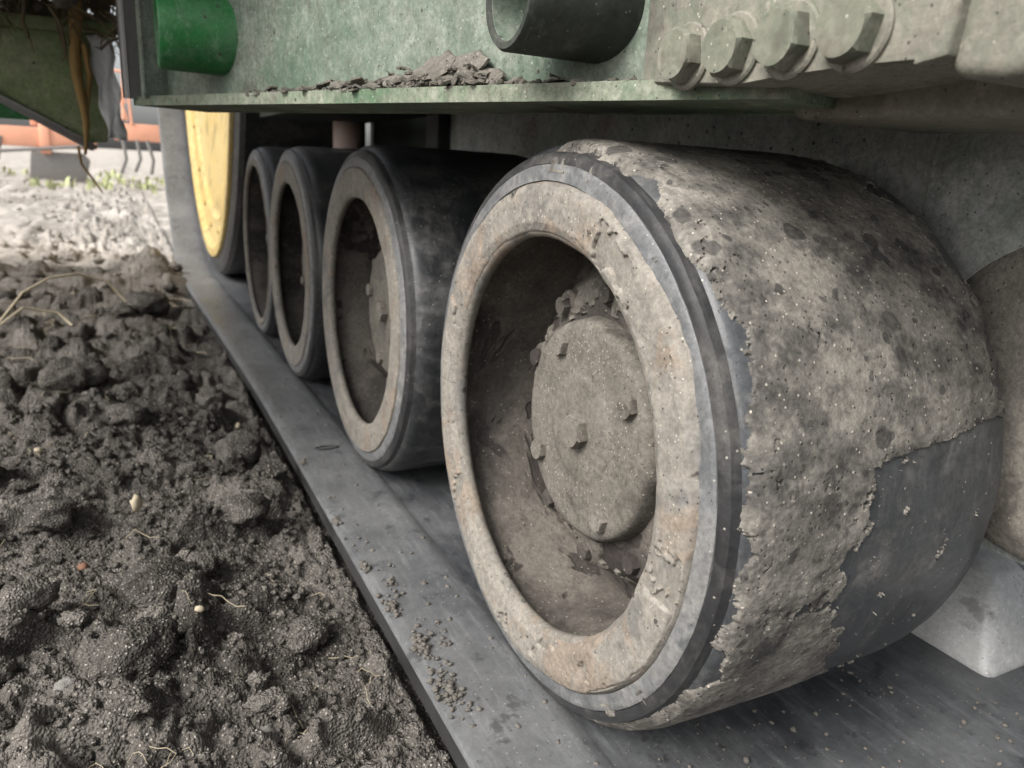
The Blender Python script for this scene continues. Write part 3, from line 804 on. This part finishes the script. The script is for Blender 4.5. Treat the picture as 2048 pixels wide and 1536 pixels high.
# tangled roots and leaves caught under the deck
bm = bmesh.new()
for k in range(420):
    x, y, z = random.uniform(-2.7, -1.05), random.uniform(5.2, 7.2), random.uniform(1.88, 2.75)
    p = [Vector((x, y, z))]; d = Vector((random.gauss(0, 1), random.gauss(0, .6), random.gauss(-.4, .8))).normalized()
    for q in range(5):
        d = (d+Vector((random.gauss(0, .5), random.gauss(0, .5), random.gauss(-.1, .5)))).normalized(); p.append(p[-1]+d*random.uniform(.05, .12))
    tube_bm(p, [.003+.013*random.random()**2]*5+[.003], 5, bm)
tg = bm_obj("root_tangle", bm, MT["root"], None, True, 60)
tag(tg, "dark tangle of roots and stems caught above the olive panel", "roots", None, "stuff")
bm = bmesh.new()
for k in range(90):
    c = Vector((random.uniform(-2.8, -1.05), random.uniform(5.4, 7.6), random.uniform(1.95, 2.8))); r = random.uniform(.05, .16)
    vs_ = bmesh.ops.create_icosphere(bm, subdivisions=2, radius=r)["verts"]
    for v_ in vs_: v_.co = c + v_.co*random.uniform(.75, 1.15)
tag(bm_obj("soil_lumps", bm, MT["crumb"], None, True, 80), "dark soil lumps caught in the root tangle under the deck", "soil", None, "stuff")

# ------------------------------------------------------------------ orange implement in the field behind
imp = empty("orange_implement", (-3, 44, 0), "orange farm implement frame standing in the bright field behind", "farm implement")
OI = Vector((-3, 44, 0))
def il(c): return Vector(c)-OI
box("main_beam", (-12, 44, .75), (-2.55, 44.9, 1.7), MT["orange"], imp, .06, il)
box("bracket", (-4.75, 43.9, .45), (-4.3, 45.0, 2.05), MT["orange"], imp, .05, il)
box("rear_beam", (-1.4, 46, 1.35), (.9, 46.8, 2.25), MT["orange"], imp, .05, il)
box("beam_end", (-2.55, 44.1, .75), (-2.25, 44.8, 1.5), MT["orange"], imp, .05, il)
for k in range(3):
    x = -8.5+k*1.7
    box("upright", (x, 44.2, 1.8), (x+.25, 44.5, 2.9), MT["orange"], imp, .03, il)
for (p, q) in (((-1.3, 46, 4.9), (-.7, 46, 2.4)), ((-.75, 46, 4.9), (-.9, 46, 2.4)), ((-1.3, 46, 4.2), (-.7, 46, 3.3)), ((-1.35, 46, 4.9), (-.6, 46, 4.85)), ((-.6, 46, 4.9), (-.5, 46, 2.2))):
    bm_obj("lattice_bar", tube_bm([il(p), il(q)], .07, 8), MT["orange"], imp, True)
bm_obj("skid_box", prism_bm([(-5.4, -.9), (-2.9, -.9), (-2.6, .2), (-2.9, .55), (-5.2, .55)], 44.1, 44.9, lambda u, v, d: il((u, d, v)), .08), MT["steel"], imp, True)
for p, q in (((-12, 43.9, .2), (-2.4, 43.9, .95)), ((-7.2, 44, -.6), (-6.4, 44, 1.2)), ((-9.4, 44, -.6), (-8.9, 44, 1.2)), ((-1.2, 46, -.4), (-1.0, 46, 1.4)), ((.3, 46, -.4), (.2, 46, 1.4)), ((-.5, 46, -.3), (-.3, 46, 1.4))):
    bm_obj("hose", tube_bm([il(p), il(((p[0]+q[0])/2+.2, p[1]-.1, (p[2]+q[2])/2-.15)), il(q)], .09, 8), MT["steel"], imp, True, 60)
# weeds along the field edge
bm = bmesh.new()
for k in range(420):
    if k % 10 == 0: wc = (random.uniform(-16, 8), random.uniform(38, 62), random.uniform(.25, .8))
    x, y = random.gauss(wc[0], .5), random.gauss(wc[1], .6)
    h = wc[2]*random.uniform(.4, 1.0); c = Vector((x, y, -1.1)); a = random.uniform(0, 6.28)
    d = Vector((math.cos(a), math.sin(a), 0))*random.uniform(.1, .4)*h; wv = Vector((-math.sin(a), math.cos(a), 0))*random.uniform(.05, .14)
    v0, v1 = bm.verts.new(c-wv*.5), bm.verts.new(c+wv*.5); v2, v3 = bm.verts.new(c+d*.5+Vector((0, 0, h*.7))+wv), bm.verts.new(c+d*.5+Vector((0, 0, h*.7))-wv); v4 = bm.verts.new(c+d*1.6+Vector((0, 0, h)))
    bm.faces.new((v0, v1, v2, v3)); bm.faces.new((v3, v2, v4))
tag(bm_obj("field_weeds", bm, MT["weed"]), "yellow green weeds along the far edge of the soil", "weeds", None, "stuff")

# ------------------------------------------------------------------ loose soil, clods, pebbles, roots
def ico(sub):
    bm = bmesh.new(); bmesh.ops.create_icosphere(bm, subdivisions=sub, radius=1.0)
    v = np.array([x.co[:] for x in bm.verts]); f = np.array([[x.index for x in fc.verts] for fc in bm.faces]); bm.free(); return v, f
I1, I2, I3, I4 = ico(1), ico(2), ico(3), ico(4)
def lump(base, r, seed, amp=.35, fr=1.3, squash=(1, .85, .7)):
    v, f = base
    n = v/np.linalg.norm(v, axis=1)[:, None]
    d = 1+amp*fbm(n[:, 0]*fr+seed, n[:, 1]*fr+seed*.7, n[:, 2]*fr, 5, .6)
    return n*d[:, None]*r*np.array(squash)
def rotz(v, a):
    c, s = math.cos(a), math.sin(a); return v @ np.array([[c, s, 0], [-s, c, 0], [0, 0, 1]])
def scatter(name, n, xr, yr, rmin, rmax, mat, label, cat, base=I1, power=3.0, zfun=soil_z, sink=.3):
    VV, FF, off = [], [], 0
    for k in range(n):
        x = rng.uniform(*xr); y = yr[0]+(yr[1]-yr[0])*rng.random()**1.3; r = rmin+(rmax-rmin)*rng.random()**power
        v = rotz(lump(base, r, k*1.37, .75, 1.9, (1, rng.uniform(.6, 1), rng.uniform(.45, .8))), rng.uniform(0, 6.28))
        VV.append(v+np.array([x, y, zfun(x, y)+r*.6-r*sink])); FF.append(base[1]+off); off += len(v)
    o = link(name, mesh_np(name, np.concatenate(VV), np.concatenate(FF), True), mat)
    return tag(o, label, cat, None, "stuff")
scatter("soil_crumbs", 4600, (-2.3, -.355), (-.5, 4.0), .005, .030, MT["soil"], "loose crumbs of dark soil strewn over the ground", "soil crumbs")
scatter("soil_clods", 110, (-3.2, -.55), (.2, 13.0), .04, .15, MT["soil"], "many small rough soil clods lying on the ground", "soil clods", I3, 2.0)
scatter("field_clods", 1500, (-14, -.9), (13, 55), .03, .13, MT["soil"], "pale dry clods strewn over the bright field behind", "soil clods", I2, 2.2)
def beltz(x, y): return -.985
scatter("belt_grit", 260, (-.34, .04), (-.6, 4.5), .004, .016, MT["crumb"], "fine grit sprinkled on the belt's edge strip", "grit", I1, 2.5, beltz, .2)
# crumb piles on the belt
VV, FF, off = [], [], 0
for (cx, cy, rad, n) in ((-.29, .30, .032, 170), (-.22, .36, .06, 30), (-.31, .62, .03, 60), (-.33, .98, .02, 70), (-.26, .80, .03, 40), (-.335, 1.5, .02, 50), (-.29, .02, .05, 170), (-.335, 2.4, .02, 40), (-.2, 1.2, .15, 16)):
    for k in range(n):
        dx, dy = rng.normal()*rad*.55, rng.normal()*rad*1.3; r = .003+.012*rng.random()**2.2
        x_ = min(max(cx+dx+.3*dy*0, -.345), .05); d_ = math.hypot(dx/.55, dy/1.3)/rad
        v = lump(I1, r, off*.31, 1.0, 2.0)
        VV.append(v+np.array([x_, cy+dy, -.979+r*.4+.025*max(0, 1-d_)*rng.random()])); FF.append(I1[1]+off); off += len(v)
tag(link("belt_crumbs", mesh_np("belt_crumbs", np.concatenate(VV), np.concatenate(FF), True), MT["crumb"]), "small piles of soil crumbs on the belt's edge strip", "soil crumbs", None, "stuff")
scatter("path_grit", 300, (.15, 1.7), (-1.1, .2), .004, .014, MT["crumb"], "grit on the dark belt path in front of the nearest wheel", "grit", I1, 2.5, lambda x, y: -1.0, .2)
def clod(name, label, cat, x, y, r, mat, group=None, squash=(1, .8, .62), amp=.3, sink=.25, base=I4):
    v = rotz(lump(base, r, x*7.3+y*3.1, amp, 1.1, squash), x*9)
    u = v/r
    rgh = .22*fbm(u[:, 0]*2.6, u[:, 1]*2.6, u[:, 2]*2.6+x, 4, .62)+.05*fbm(u[:, 0]*12, u[:, 1]*12, u[:, 2]*12+y, 3, .7)
    v = v*(1+rgh)[:, None]
    o = link(name, mesh_np(name, v, base[1], True), mat)
    o.location = Vector((x, y, soil_z(x, y)+r*squash[2]*(1-2*sink)))*S
    return tag(o, label, cat, group)
CG = "large soil clods lying beside the belt"
for lab, x, y, r in (
    ("rounded sandy soil clod beside the belt's near end", -.66, .76, .105), ("big dark soil clod at the lower left", -1.33, .72, .17),
    ("lumpy soil clod against the belt edge in the middle distance", -.62, 3.15, .19), ("broad flat soil clod at the left edge of the picture", -1.72, 4.9, .26),
    ("double soil clod near the belt, below the pale chip", -.74, 1.95, .12), ("humped soil mound clod left of the pale chip", -1.22, 1.28, .19),
    ("dark soil clod just under the drive wheel heap", -1.05, 8.3, .26), ("soil clod leaning on the belt side next to the mark", -.50, 2.45, .10)):
    clod("soil_clod", lab, "clod", x, y, r, MT["soil"], CG)
clod("grey_stone", "pale grey stone at the bottom edge of the soil", "stone", -.93, .16, .062, MT["stone"], None, (1, .7, .6))
clod("tan_stone", "round tan stone at the lower left corner", "stone", -1.56, .62, .048, MT["stone"], None, (1, .9, .8))
clod("pale_chip", "pale yellow root chip standing on the dark soil", "root chip", -1.30, 2.22, .048, MT["pebble"], None, (.7, .5, 1.1), .5, -.1, I2)
PG = "small pale pebbles dotted over the soil"
for lab, x, y, r, mt in (("tiny cream pebble left of the pale root chip", -1.83, 2.35, .03, "pebble"), ("orange brown pebble by the belt beyond the pale root chip", -.72, 2.62, .024, "pebble"),
    ("reddish brick crumb in the lower left soil", -1.55, 1.70, .034, "terracotta"), ("cream pebble on the crest of the near mound", -1.17, 1.38, .018, "pebble"),
    ("pinkish pebble next to the belt in the middle distance", -.56, 3.75, .03, "pebble"), ("cream pebble far left in the middle distance", -1.86, 3.3, .03, "pebble"), ("small tan pebble in front of the near mound", -1.08, .82, .02, "pebble")):
    clod("pebble", lab, "pebble", x, y, r, MT[mt], PG, (1, .75, .7), .3, .1, I2)
# dry stems and thin roots
def stem(name, label, pts, r, mat, cat="root", grp=None):
    P_ = []
    for x, y, dz in pts: P_.append((x, y, soil_z(x, y)+dz))
    o = bm_obj(name, tube_bm(P_, r, 6), mat, None, True, 60)
    return tag(o, label, cat, grp)
stem("dry_grass_stem", "long pale dry stem arching over the dark soil at the left", [(-2.55, 7.6, .03), (-2.35, 8.0, .30), (-2.1, 8.3, .42), (-1.8, 8.5, .45), (-1.5, 8.6, .33), (-1.3, 8.5, .10)], .014, MT["straw_pale"], "stem")
stem("dry_grass_stem", "short pale dry stem lying at the left edge", [(-2.55, 7.4, .02), (-2.3, 7.4, .10), (-2.0, 7.6, .12), (-1.85, 7.4, .03)], .015, MT["straw_pale"], "stem")
bm = bmesh.new()
for k in range(70):
    x, y = rng.uniform(-2.2, -.45), .1+9*rng.random()**1.8; a = rng.uniform(0, 6.28); L = rng.uniform(.02, .07)*(1+y*.25); z = soil_z(x, y)
    p = []
    for q in range(6):
        p.append((x, y, max(z, soil_z(x, y))+.008+.02*math.sin(q)*rng.random())); a += rng.normal()*.7; x += L*math.cos(a)*.5; y += L*math.sin(a)*.5
    tube_bm(p, .0016+.0004*y, 4, bm, False)
tag(bm_obj("fine_roots", bm, MT["straw_pale"], None, True, 80), "thin pale root fibres scattered on the soil", "roots", None, "stuff")
# worn slot mark on the belt strip: a low moulded oval ridge
ring = [(-.13+.075*math.cos(a), 2.62+.03*math.sin(a), -.978) for a in np.linspace(0, 2*math.pi, 25)]
o = bm_obj("moulded_mark", tube_bm([Vector(p)-Vector((0, 2, -1.2)) for p in ring], .009, 6), MT["belt_edge"], belt, True, 80)
# the curled pale root stuck in the dish of the nearest wheel
rc = bm_obj("root_curl", tube_bm([(.26, .43, .06), (.24, .40, .085), (.23, .36, .08), (.235, .33, .05), (.25, .33, .01)], [.004, .009, .010, .008, .003], 6), MT["pebble"], None, True, 80)
tag(rc, "small curled pale root stuck in the nearest wheel's dish", "root")
print("TRIS", sum(len(o.data.loop_triangles) or sum(len(p.vertices)-2 for p in o.data.polygons) if o.type == 'MESH' and len(o.data.polygons) < 5000 else (len(o.data.polygons)*2 if o.type == 'MESH' else 0) for o in COL.objects))
